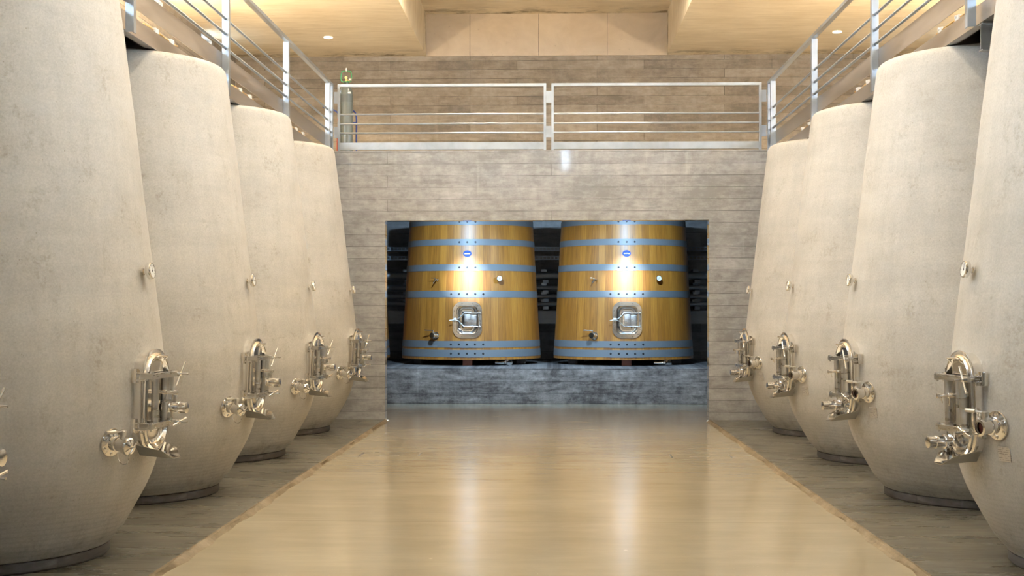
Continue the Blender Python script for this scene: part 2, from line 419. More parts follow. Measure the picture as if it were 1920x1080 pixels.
g = NT('window_glass'); g.out((1,1,1), 0.02, 0, Transmission_Weight=1.0, IOR=1.01); M['glass'] = g.m
def emis(name, col, st):
    s = NT(name); s.b.inputs['Emission Color'].default_value = (*col, 1); s.b.inputs['Emission Strength'].default_value = st
    s.b.inputs['Base Color'].default_value = (0.8, 0.8, 0.8, 1); return s.m
M['lamp'] = emis('lit_lamp_disc', (1.0, 0.86, 0.66), 14.0)
M['lampc'] = emis('lit_cool_lamp_disc', (0.75, 0.88, 1.0), 12.0)
M['tubeglow'] = emis('lit_tube', (1.0, 0.70, 0.36), 3.0)
def mat_plate():
    s = NT('engraved_plate'); v = s.coord(); z = s.sep(v)[2]
    wv = s.math('SINE', s.math('MULTIPLY', z, 520.0)); nz = s.noise(v, 60, 2)
    m = s.math('MULTIPLY', s.ramp(wv, [(0.6, 0.0), (0.8, 0.7)]), s.ramp(nz, [(0.45, 0.0), (0.5, 1.0)]))
    return s.out(s.mix(m, (0.52, 0.50, 0.47), (0.10, 0.09, 0.08)), 0.4, 0.6)
M['plate'] = mat_plate()
def mat_dial():
    s = NT('thermometer_face'); v = s.coord(); x, y, z = s.sep(v)
    return s.out((0.85, 0.86, 0.86), 0.25)
M['dial'] = mat_dial()

# ------------------------------------------------------------------ the setting
def struct(name, bm, mat, smooth=False):
    o = obj(name, bm, mat, None, smooth); o['kind'] = 'structure'; return o
bm = B(); box(bm, KL, KR, YB, YF+0.25, -0.2, 0.0); box(bm, XL, XR, YF+0.25, YN, -0.2, 0.0)
struct('floor', bm, M['floor'])
PZ = 0.03
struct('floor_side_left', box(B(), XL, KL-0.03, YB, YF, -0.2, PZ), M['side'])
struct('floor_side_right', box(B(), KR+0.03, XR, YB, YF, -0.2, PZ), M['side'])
def kerb(x, s, name):
    bm = B(); n = 260; rows = []
    rnd = random.Random(11 if s > 0 else 5)
    for i in range(n+1):
        y = YB + (YF-YB)*i/n; j = 0.012*math.sin(y*3.1+s)+rnd.uniform(-0.006, 0.006)+0.008*math.sin(y*9.7)
        rows.append([bm.verts.new(p) for p in ((x+s*0.035, y, -0.15), (x+s*0.035, y, PZ+0.001), (x+s*0.012+j*s*0.5, y, PZ+0.001), (x-s*0.006+j*0.5, y, PZ*0.45), (x-s*0.018+j, y, 0.0015), (x-s*0.018+j, y, -0.15))])
    for a, b in zip(rows[:-1], rows[1:]):
        for k in range(5): bm.faces.new((a[k], a[k+1], b[k+1], b[k]))
    return struct(name, bm, M['kerb'])
kerb(KL, -1, 'trim_1'); kerb(KR, 1, 'trim_2')

# lower far wall with the wide opening, mezzanine slab on top
TH = 0.22
bm = B()
box(bm, XL, OL, YF, YF+TH, 0, 3.6); box(bm, OR_, XR, YF, YF+TH, 0, 3.6)
box(bm, OL, OR_, YF, YF+TH, OT, 3.6); box(bm, XL, XR, YF, YF+TH, 3.6, ZS)
bmesh.ops.remove_doubles(bm, verts=bm.verts, dist=1e-5)
for f in [f for f in bm.faces]:
    c = f.calc_center_median()
    if len([g for g in bm.faces if g is not f and (g.calc_center_median()-c).length < 1e-4]): pass
struct('wall_far_lower', bm, M['wallfront'])
struct('ceiling_niche', box(B(), XL, XR, YF+TH, YN, 3.6, ZS), M['niche'])
struct('wall_niche_back', box(B(), XL, XR, YN, YN+0.2, 0, ZS), M['niche'])
bm = B(); box(bm, XL, XR, YU, YU+0.25, ZS, ZC); struct('wall_far_upper', bm, M['wallupper'])
bm = B(); box(bm, RL, RR, YU-0.03, YU+0.25, ZC-0.004, ZR); struct('trim_3', bm, M['recess'])
# narrow casting joints in the recess end beam
for i, x in enumerate((-1.52, -0.25, 1.02)):
    struct('trim_%d' % (4+i), box(B(), x-0.004, x+0.004, YU-0.032, YU-0.028, ZC, ZR), M['wallupper'])
# ceiling with its recess
bm = B(); box(bm, XL, RL, YB, YU+0.25, ZC, ZR+0.2); struct('ceiling_left', bm, M['ceil'])
bm = B(); box(bm, RR, XR, YB, YU+0.25, ZC, ZR+0.2); struct('ceiling_right', bm, M['ceil'])
bm = B(); box(bm, RL, RR, YB, YU+0.25, ZR, ZR+0.2); struct('ceiling_recess', bm, M['ceil'])
# side walls with clerestory windows
def side_wall(x0, x1, name):
    bm = B(); ys = YB
    for y, hw, sill in WINS:
        box(bm, x0, x1, ys, y-hw, -0.2, ZR+0.2)
        box(bm, x0, x1, y-hw, y+hw, -0.2, sill); box(bm, x0, x1, y-hw, y+hw, WTOP, ZR+0.2)
        ys = y+hw
    box(bm, x0, x1, ys, YN, -0.2, ZR+0.2)
    struct(name, bm, M['wallside'])
side_wall(XL-0.3, XL, 'wall_left'); side_wall(XR, XR+0.3, 'wall_right')
bm = B(); xs = XL
for x, hw in REARW:
    box(bm, xs, x-hw, YB-0.3, YB, -0.2, ZR+0.2); box(bm, x-hw, x+hw, YB-0.3, YB, -0.2, 5.95); box(bm, x-hw, x+hw, YB-0.3, YB, 6.95, ZR+0.2); xs = x+hw
box(bm, xs, XR, YB-0.3, YB, -0.2, ZR+0.2)
struct('wall_behind_camera', bm, M['wallside'])
k = 0
def window(c, half, sill, along, top=WTOP):
    """frame of four bars and a pane in the wall thickness; along = 'X' or 'Y'"""
    global k; k += 1; t = 0.045; z0, z1 = sill, top; bm = B(); u0, u1 = c[1]-half, c[1]+half; d = c[0]
    def bx(m, a, b, zz0, zz1, e):
        if along == 'Y': box(m, d-e, d+e, a, b, zz0, zz1)
        else: box(m, a, b, d-e, d+e, zz0, zz1)
    for a in ((u0, u0+t, z0, z1), (u1-t, u1, z0, z1), (u0+t, u1-t, z0, z0+t), (u0+t, u1-t, z1-t, z1)): bx(bm, *a, 0.03)
    o = struct('window_%d' % k, bm, M['wframe'])
    m = B(); bx(m, u0+t, u1-t, z0+t, z1-t, 0.004); obj('window_pane', m, M['glass'], o, False)
for x in (XL-0.16, XR+0.16):
    for y, hw, sill in WINS: window((x, y), hw, sill, 'Y')
for x, hw in REARW: window((YB-0.16, x), hw, 5.95, 'X', 6.95)
# ledge carrying the vats, running behind the opening
bm = B(); box(bm, XL, XR, 22.98, YN, 0, 0.62, 0.012); struct('floor_ledge', bm, M['ledge'])

# ------------------------------------------------------------------ concrete tanks
PROF = [(0.10,.80),(.105,.86),(.13,.885),(.2,.948),(.27,.99),(.35,1.035),(.48,1.105),(.6,1.152),(.75,1.190),(.9,1.212),(1.05,1.222),(1.2,1.221),(1.37,1.208),
        (1.58,1.185),(1.78,1.160),(2.0,1.132),(2.25,1.101),(2.5,1.070),(2.86,1.031),(3.12,.998),(3.45,.958),(3.66,.931),(3.72,.921),(3.75,.908),(3.77,.885),(3.779,.85),(3.78,.80)]
def radius(z):
    for (a, ra), (b, rb) in zip(PROF[:-1], PROF[1:]):
        if a <= z <= b: return ra + (rb-ra)*(z-a)/(b-a)
    return PROF[-1][1]
# smooth the profile with a spline for the body
sp = [(q.x, q.y) for q in smooth_path([(z, r, 0) for z, r in PROF], 4)]
def tank_body():
    bm = B(); revolve(bm, [(z, r) for z, r in sp], n=144); return bm
def tank_ring():
    bm = B(); revolve(bm, [(PZ, .852), (PZ+.012, .862), (.097, .860), (.108, .845)], n=120); return bm

def frame_mats(phi, z):
    """matrix placing a fitting (local: +X out, +Y tangent, +Z up) on the tank at angle phi from +X and height z"""
    dr = (radius(z+0.08)-radius(z-0.08))/0.16
    tilt = math.atan(dr)
    return Matrix.Rotation(phi, 4, 'Z') @ Matrix.Translation((radius(z), 0, z)) @ Matrix.Rotation(tilt, 4, 'Y')
def place(o, mtx): o.matrix_local = mtx; return o

def build_thermo(root, phi, z):
    bm = B(); cyl(bm, (-0.02,0,0), (0.05,0,0), 0.011, n=14); revolve(bm, [(0.0,.024),(.012,.024),(.012,.016),(.03,.016)], (0,0,0), (1,0,0), 6)
    a = place(obj('thermometer', bm, M['chrome'], root), frame_mats(phi, z))
    bm = B(); revolve(bm, [(.035,.03),(.039,.050),(.043,.053),(.067,.053),(.072,.050),(.072,.046),(.065,.045)], (0,0,0), (1,0,0), 36)
    obj('dial_case', bm, M['chrome'], a)
    bm = B(); revolve(bm, [(.0655,.045),(.067,.0445)], (0,0,0), (1,0,0), 36); obj('dial_face', bm, M['dial'], a)
    bm = B(); box(bm, .067, .0685, -.0025, .0025, -.010, .034); revolve(bm, [(.067,.006),(.0695,.005)], (0,0,0), (1,0,0), 12)
    for i in range(9):
        t = math.radians(-120 + 30*i); cyl(bm, (.0678, .034*math.sin(t), .034*math.cos(t)), (.0678, .040*math.sin(t), .040*math.cos(t)), .0012, n=4)
    obj('dial_needle', bm, M['dark'], a)

def wing(bm, c, L, ang, r=0.006):
    c = Vector(c)
    for s in (1, -1):
        d = Vector((0.3*s*0.2, math.cos(ang)*s, math.sin(ang)*s)).normalized()
        cyl(bm, c, c + d*L, r*0.8, r*1.25, n=10)
        revolve(bm, [(0,.001),(.004,r*1.3),(.012,r*1.3),(.016,.001)], c+d*(L-0.004), d, 10)

def build_manhole(root, phi, z, mirror):
    W, H, R = 0.37, 0.64, 0.175
    bm = B()
    # weld collar and neck
    loft_rr(bm, W, H, R, [(0.0,-0.05),(0.0,0.030),(0.016,0.036),(0.018,0.046),(0.004,0.052),(-0.012,0.050),(-0.020,0.036),(-0.022,-0.03)], cap=False, n=10)
    # two hinge lugs and two screw lugs
    for wz in (0.17, -0.145):
        for q in (-0.028, 0.016): box(bm, -0.02, 0.07, -0.203, -0.165, wz+q, wz+q+0.008, 0.001)
        box(bm, -0.025, 0.012, -0.205, -0.170, wz-0.045, wz+0.045, 0.003)
        box(bm, -0.025, 0.016, 0.184, 0.232, wz-0.042, wz+0.042, 0.003)
        for q in (-0.020, 0.012): box(bm, 0.0, 0.055, 0.190, 0.226, wz+q, wz+q+0.008, 0.001)
        cyl(bm, (0.05,-0.188,wz-0.045), (0.05,-0.188,wz+0.05), 0.007, n=12)
    fr = place(obj('manhole_frame', bm, M['chrome'], root), frame_mats(phi, z))
    # dished door with raised rim and bright outline
    bm = B()
    loft_rr(bm, W-0.02, H-0.02, R-0.01, [(-0.006,0.030),(0.006,0.044),(0.002,0.062),(-0.010,0.070),(-0.022,0.068),(-0.034,0.054),(-0.046,0.040),(-0.075,0.034),(-0.12,0.040),(-0.155,0.044)], cap=True, n=10)
    loft_rr(bm, 0.20, 0.10, 0.02, [(0,0.030),(0,0.047),(-0.006,0.052)], cap=True, off=(0,0.215))
    obj('manhole_door', bm, M['chrome'], fr)
    # grab handle at the top
    bm = B(); tube(bm, smooth_path([(0.06,-0.085,0.262),(0.085,-0.082,0.285),(0.092,-0.05,0.292),(0.092,0.05,0.292),(0.085,0.082,0.285),(0.06,0.085,0.262)], 5), 0.0065, 8)
    obj('door_handle', bm, M['chrome'], fr)
    # clamp arms: open channels crossing the door
    for wz in (0.17, -0.145):
        bm = B()
        pts = [(0.040,-0.206),(0.122,-0.204),(0.126,-0.186),(0.114,-0.06),(0.110,0.06),(0.116,0.175),(0.098,0.215),(0.078,0.212),(0.082,0.17),(0.080,0.06),(0.084,-0.06),(0.090,-0.15),(0.040,-0.17)]
        A = [bm.verts.new((x, y, wz-0.017)) for x, y in pts]; T = [bm.verts.new((x, y, wz+0.017)) for x, y in pts]
        bm.faces.new(A[::-1]); bm.faces.new(T)
        for i in range(len(pts)): bm.faces.new((A[i], A[(i+1)%len(pts)], T[(i+1)%len(pts)], T[i]))
        bmesh.ops.triangulate(bm, faces=[f for f in bm.faces if len(f.verts) > 4])
        cyl(bm, (0.110,-0.188,wz-0.03), (0.110,-0.188,wz+0.026), 0.007, n=10)
        revolve(bm, [(0,.012),(.008,.012)], (0.110,-0.188,wz+0.018), (0,0,1), 6)
        obj('clamp_arm', bm, M['satin'], fr)
        bm = B()
        cyl(bm, (0.02,0.207,wz), (0.180,0.207,wz), 0.0065, n=12)
        revolve(bm, [(0,.010),(.006,.016),(.030,.016),(.036,.010)], (0.098,0.207,wz), (1,0,0), 14)
        wing(bm, (0.125,0.207,wz), 0.085, math.radians(55 if wz > 0 else 12) * (1 if not mirror else -1))
        obj('clamp_screw', bm, M['chrome'], fr)
    # vertical tie tubes between the two arms
    bm = B()
    for u, r in ((-0.085,0.024),(0.062,0.018),(0.125,0.026)):
        cyl(bm, (0.086,u,-0.145), (0.086,u,0.17), r, n=20)
    obj('tie_tubes', bm, M['satin'], fr)
    # little sampling tap on the door
    bm = B(); tz = 0.062
    revolve(bm, [(0.03,.022),(.04,.022),(.044,.012),(.10,.011),(.104,.016),(.125,.016),(.128,.010),(.175,.010),(.178,.016),(.196,.016),(.198,.009)], (0,0.0,tz), (1,0,0), 16)
    cyl(bm, (.118,0,tz-.012), (.118,-.006,tz-.062), .006, n=10); cyl(bm, (.168,0,tz-.010), (.162,-.004,tz-.045), .004, n=8)
    obj('sampling_tap', bm, M['chrome'], fr)
    # racking outlet with clamp ring
    u, wz = (0.135, -0.045) if not mirror else (-0.135, -0.235)
    bm = B()
    revolve(bm, [(0.04,.030),(.085,.030),(.088,.046),(.100,.046),(.103,.037),(.150,.037),(.152,.040),(.158,.040),(.160,.037),(.205,.037),(.207,.030)], (0,u,wz), (1,0,0), 28)
    obj('outlet_pipe', bm, M['chrome'], fr)
    bm = B()
    if not mirror:
        cyl(bm, (.125,u,wz+.03), (.125,u,wz+.085), .012, n=14); cyl(bm, (.125,u,wz+.08), (.135,u-.10,wz+.098), .006, n=10)
        revolve(bm, [(0,.012),(.02,.012)], (.125,u,wz+.072), (0,0,1), 12)
    else:
        cyl(bm, (.09,u,wz-.045), (.092,u+.01,wz-.075), .006, n=10)
    obj('outlet_lever', bm, M['satin'], fr)
    # folded drip spout under the door
    bm = B(); t = 0.003
    top = [(0.00,-0.17,-0.262),(0.00,-0.10,-0.335),(0.00,0.10,-0.335),(0.00,0.17,-0.262)]
    tip = [(0.150,-0.115,-0.300),(0.205,-0.055,-0.352),(0.205,0.055,-0.352),(0.150,0.115,-0.300)]
    for q in range(3):
        a, b_, c, d = top[q], top[q+1], tip[q+1], tip[q]
        vs = [bm.verts.new(p) for p in (a, b_, c, d)]; bm.faces.new(vs)
        vs2 = [bm.verts.new((p[0], p[1], p[2]-t)) for p in (a, b_, c, d)]; bm.faces.new(vs2[::-1])
        for i in range(4): bm.faces.new((vs[i], vs[(i+1)%4], vs2[(i+1)%4], vs2[i]))
    obj('drip_spout', bm, M['chrome'], fr)

def build_valve(root, phi, z, capped):
    bm = B()
    revolve(bm, [(-0.03,.070),(0.004,.088),(0.010,.089),(0.014,.086),(0.016,.060),(0.024,.046),(0.055,.044),(.058,.050),(.066,.050),(.069,.043),(.118,.043),(.121,.050),(.140,.050),(.142,.036)], (0,0,0), (1,0,0), 40, caps=False)
    for i in range(6):
        t = math.radians(60*i+30); c = (0.012, .070*math.cos(t), .070*math.sin(t))
        revolve(bm, [(0,.010),(.008,.010),(.009,.006)], c, (1,0,0), 6)
    v = place(obj('drain_valve', bm, M['chrome'], root), frame_mats(phi, z))
    bm = B(); revolve(bm, [(0.10,.037),(.112,.037)], (0,0,0), (1,0,0), 30); obj('valve_bore', bm, M['wine'] if not capped else M['chrome'], v, label='dark wine stained bore of the open valve' if not capped else None)
    bm = B()
    revolve(bm, [(.035,.016),(.060,.017),(.062,.021),(.090,.021),(.094,.014)], (0.090,0,0), (0,0,1), 18)
    tube(bm, [(0.090,0,.086),(0.092,-.02,.088),(0.096,-.075,.090)], .006, 8)
    cyl(bm, (0.096,-.075,.090), (0.100,-.155,.091), .0115, n=14)
    obj('valve_handle', bm, M['satin'], v)
    if capped:
        bm = B(); revolve(bm, [(.140,.053),(.150,.056),(.158,.050),(.163,.030),(.170,.012),(.190,.010),(.193,.004)], (0,0,0), (1,0,0), 30)
        wing(bm, (.185,0,0), .034, 1.0, .005); obj('valve_cap', bm, M['chrome'], v)
        bm = B(); tube(bm, smooth_path([(.06,0,-.044),(.075,.0,-.09),(.11,0,-.115),(.15,0,-.10),(.165,0,-.03)], 6), .0025, 6)
        obj('cap_chain', bm, M['satin'], v)

def build_plate(root, phi, z):
    bm = B(); loft_rr(bm, 0.10, 0.09, 0.006, [(0,-0.01),(0,0.003),(-0.001,0.004)], cap=True)
    place(obj('name_plate', bm, M['plate'], root), frame_mats(phi, z))

TY = [5.75, 8.65, 11.60, 14.55, 17.50]
TXL, TXR = -3.80, 3.75
ml = {0: 'pale concrete wine tank cut off by the left frame edge, only its clamp handles showing',
      1: 'large pale concrete wine tank, nearest and tallest-looking of the left row',
      2: 'pale concrete wine tank, second of the left row, with railing shadows at its top',
      3: 'pale concrete wine tank, third of the left row, behind the second',
      4: 'pale concrete wine tank, farthest of the left row, beside the board-marked wall'}
mr = {1: 'large pale concrete wine tank at the right frame edge, nearest of the right row',
      2: 'pale concrete wine tank, second of the right row, with slanting railing shadows at its top',
      3: 'pale concrete wine tank, third of the right row, behind the second',
      4: 'pale concrete wine tank, farthest of the right row, beside the board-marked wall'}
def make_tank(side):
    t = empty('concrete_tank')
    obj('tank_body', tank_body(), M['tank'], t)
    obj('base_ring', tank_ring(), M['ring'], t, label='dark stained base ring')
    s = 1 if side == 'L' else -1       # local +X faces the aisle; the near side is -Y for left tanks and +Y once turned
    near = -1 if side == 'L' else 1
    build_thermo(t, math.radians(4)*near, 1.885)
    build_manhole(t, math.radians(8)*near, 1.055, side == 'R')
    if side == 'L': build_valve(t, math.radians(25.5)*near, 0.825, True)
    else:
        build_valve(t, math.radians(22.5)*near, 0.955, False)
        build_plate(t, math.radians(24)*near, 0.785)
    return t
protoL = make_tank('L'); protoR = make_tank('R')
first = True
for side, proto, X, labels, rz in (('L', protoL, TXL, ml, 0.0), ('R', protoR, TXR, mr, PI)):
    keys = sorted(labels)
    for i, kx in enumerate(keys):
        o = proto if i == 0 else tree_copy(proto)
        o.location = (X + (0.02 if side == 'R' and kx == 1 else 0), TY[kx] - (0.19 if side == 'R' and kx == 1 else 0), 0); o.rotation_euler = (0, 0, rz)
        tag(o, labels[kx], 'wine tank', 'concrete wine tanks lining the %s side of the aisle' % ('left' if side == 'L' else 'right'))

# ------------------------------------------------------------------ walkways and railings over the tanks
POSTY = [4.15, 7.10, 10.08, 13.06, 16.05, 19.02]
def walkway(sx, xe, xw, label):
    """sx = -1 left, +1 right ; xe = aisle edge, xw = wall"""
    r = empty('walkway', (xe, 10, DECK))
    def B2(name, bm, mat, lab=None, sm=False):
        for v in bm.verts: v.co -= Vector((xe, 10, DECK))
        return obj(name, bm, mat, r, sm, lab)
    bm = B()
    a, b = xe, xe + sx*0.008
    def bx2(x0, x1, *q, **k): box(bm, min(x0, x1), max(x0, x1), *q, **k)
    bx2(xe, xe+sx*0.008, 3.0, YF-0.004, 3.784, DECK-0.002)
    bx2(xe+sx*.008, xe+sx*0.07, 3.0, YF-0.004, 3.784, 3.792); bx2(xe+sx*.008, xe+sx*0.07, 3.0, YF-0.004, DECK-0.012, DECK-0.004)
    B2('edge_channel', bm, M['beam'])
    bm = B(); x0, x1 = xe+sx*0.03, xw-sx*0.01
    bx2(x0, x1, 3.0, YF-0.004, DECK-0.002, DECK+0.004)
    B2('deck_plate', bm, M['beam'])
    return tag(r, label, 'walkway')
XEL, XER = -3.27, 3.20
walkway(-1, XEL, XL, 'steel walkway channel, warm reflection in its colour, running over the left row of concrete tanks')
walkway(1, XER, XR, 'steel walkway channel, warm reflection in its colour, running over the right row of concrete tanks')
gaps = ['nearest and second', 'second and third', 'third and farthest']
for sx, xe, xw, sd in ((-1, XEL, XL, 'left'), (1, XER, XR, 'right')):
    for i, y in enumerate((10.06, 13.04, 16.03)):
        x0, x1 = sorted((0, xw-sx*0.01-xe)); bm = B()
        box(bm, x0, x1, -0.004, 0.004, 0.008, 0.195); box(bm, x0, x1, -0.045, 0.045, 0, 0.008); box(bm, x0, x1, -0.045, 0.045, 0.195, 0.203)
        o = obj('cross_beam', bm, M['galv'], None, False); o.location = (xe, y, 3.572)
        tag(o, 'short steel cross beam under the %s walkway between the %s tanks' % (sd, gaps[i]), 'beam', 'steel cross beams carrying the %s walkway' % sd)

def side_rail(sx, xr, label):
    r = empty('railing', (xr, 10, DECK))
    def P(name, bm, mat, sm=False):
        for v in bm.verts: v.co -= Vector((xr, 10, DECK))
        return obj(name, bm, mat, r, sm)
    ys = POSTY + [19.27]
    for i, y in enumerate(ys):
        bm = B(); last = i >= len(ys)-2
        z0 = 3.76 if i < len(ys)-2 else 3.80
        x0, x1 = sorted((xr-sx*0.012, xr+sx*0.052))
        box(bm, x0, x1, y-0.006, y+0.006, z0, 4.875, 0.001)          # leg that faces the camera
        x0, x1 = sorted((xr-sx*0.022, xr-sx*0.012))
        box(bm, x0, x1, y-0.035, y+0.030, z0-0.01, 4.875, 0.001)       # flange that faces the aisle
        P('post', bm, M['galv'])
    x0, x1 = sorted((xr-sx*0.022, xr+sx*0.035))
    P('top_rail', box(B(), x0, x1, 3.5, 19.30, 4.875, 4.915, 0.002), M['galv'])
    for z in (4.505, 4.355, 4.215):
        P('rod', cyl(B(), (xr+sx*0.02, 3.5, z), (xr+sx*0.02, 19.29, z), 0.0145, n=12), M['galv'], True)
    x0, x1 = sorted((xr+sx*0.054, xr+sx*0.062))
    P('kick_plate', box(B(), x0, x1, 3.5, 19.36, 3.99, 4.17), M['beam'])
    return tag(r, label, 'railing')
side_rail(-1, -3.20, 'galvanised steel railing with three rods above the left row of tanks')
side_rail(1, 3.12, 'galvanised steel railing with three rods above the right row of tanks')

# far railing: two framed panels joined by plates
def rail_panel(x0, x1, label):
    Y = YF + 0.03
    r = empty('railing', ((x0+x1)/2, Y, ZS)); off = Vector(((x0+x1)/2, Y, ZS))
    def P(name, bm, mat, sm=False):
        for v in bm.verts: v.co -= off
        return obj(name, bm, mat, r, sm)
    for x in (x0, x1-0.036): P('post', box(B(), x, x+0.036, Y-0.025, Y+0.025, ZS-0.0, 4.925, 0.002), M['galv'])
    P('top_rail', box(B(), x0+0.036, x1-0.036, Y-0.025, Y+0.025, 4.885, 4.925, 0.002), M['galv'])
    for z in (4.485, 4.345, 4.21): P('rod', cyl(B(), (x0+0.03, Y, z), (x1-0.03, Y, z), 0.0135, n=12), M['galv'], True)
    P('kick_plate', box(B(), x0+0.036, x1-0.036, Y-0.022, Y-0.014, 3.965, 4.07, 0.001), M['galv'])
    return tag(r, label, 'railing')
rail_panel(-3.135, -0.085, 'left framed panel of the galvanised railing on the mezzanine edge')
rail_panel(-0.010, 3.035, 'right framed panel of the galvanised railing on the mezzanine edge')
def joint_plates(x0, x1, label):
    r = empty('joint_plates', (x0, YF+0.03, 4.2))
    for z0, z1 in ((4.645, 4.815), (4.14, 4.305)):
        bm = B(); box(bm, x0, x1, YF+0.022, YF+0.034, z0, z1, 0.001)
        for v in bm.verts: v.co -= Vector((x0, YF+0.03, 4.2))
        obj('plate', bm, M['galv'], r, False)
    tag(r, label, 'bracket')
joint_plates(-0.085, -0.010, 'pair of steel plates joining the two railing panels in the middle')
joint_plates(-3.185, -3.135, 'pair of steel plates at the left end of the mezzanine railing')
joint_plates(3.035, 3.105, 'pair of steel plates at the right end of the mezzanine railing')

# cables and fittings lying on the deck edge, seen in the slit under the kick plate
def fittings(sx, xe, y, label, seed):
    rnd = random.Random(seed); r = empty('cable_bundle', (xe+sx*0.035, y, DECK+0.004)); 
    bm = B()
    for i in range(4):
        x = sx*(0.008*i)
        pts = [(x+rnd.uniform(-.012,.012), -0.45+0.15*j, 0.012+0.012*abs(math.sin(j*1.3+i))+0.006*i) for j in range(7)]
        tube(bm, smooth_path(pts, 4), 0.006, 8)
    obj('cables', bm, M['brass'], r, label='ochre cables')
    for yy in (-0.25, 0.21):
        bm = B(); box(bm, -0.025, 0.025, yy, yy+0.09, 0.0, 0.042, 0.006)
        cyl(bm, (-0.02, yy+.05, 0.03), (-0.034, yy+.05, 0.03), 0.014, n=12)
        obj('junction_clip', bm, M['white'], r, label='white clip')
    tag(r, label, 'cables')
names = ['nearest', 'second', 'third', 'farthest']
for i, y in enumerate((11.2, 14.2, 17.3)):
    fittings(-1, XEL, y, 'ochre cables with white clips on the left walkway edge above the %s left tank' % ['second', 'third', 'farthest'][i], i)
    fittings(1, XER, y-0.3, 'ochre cables with white clips on the right walkway edge above the %s right tank' % ['second', 'third', 'farthest'][i], i+9)

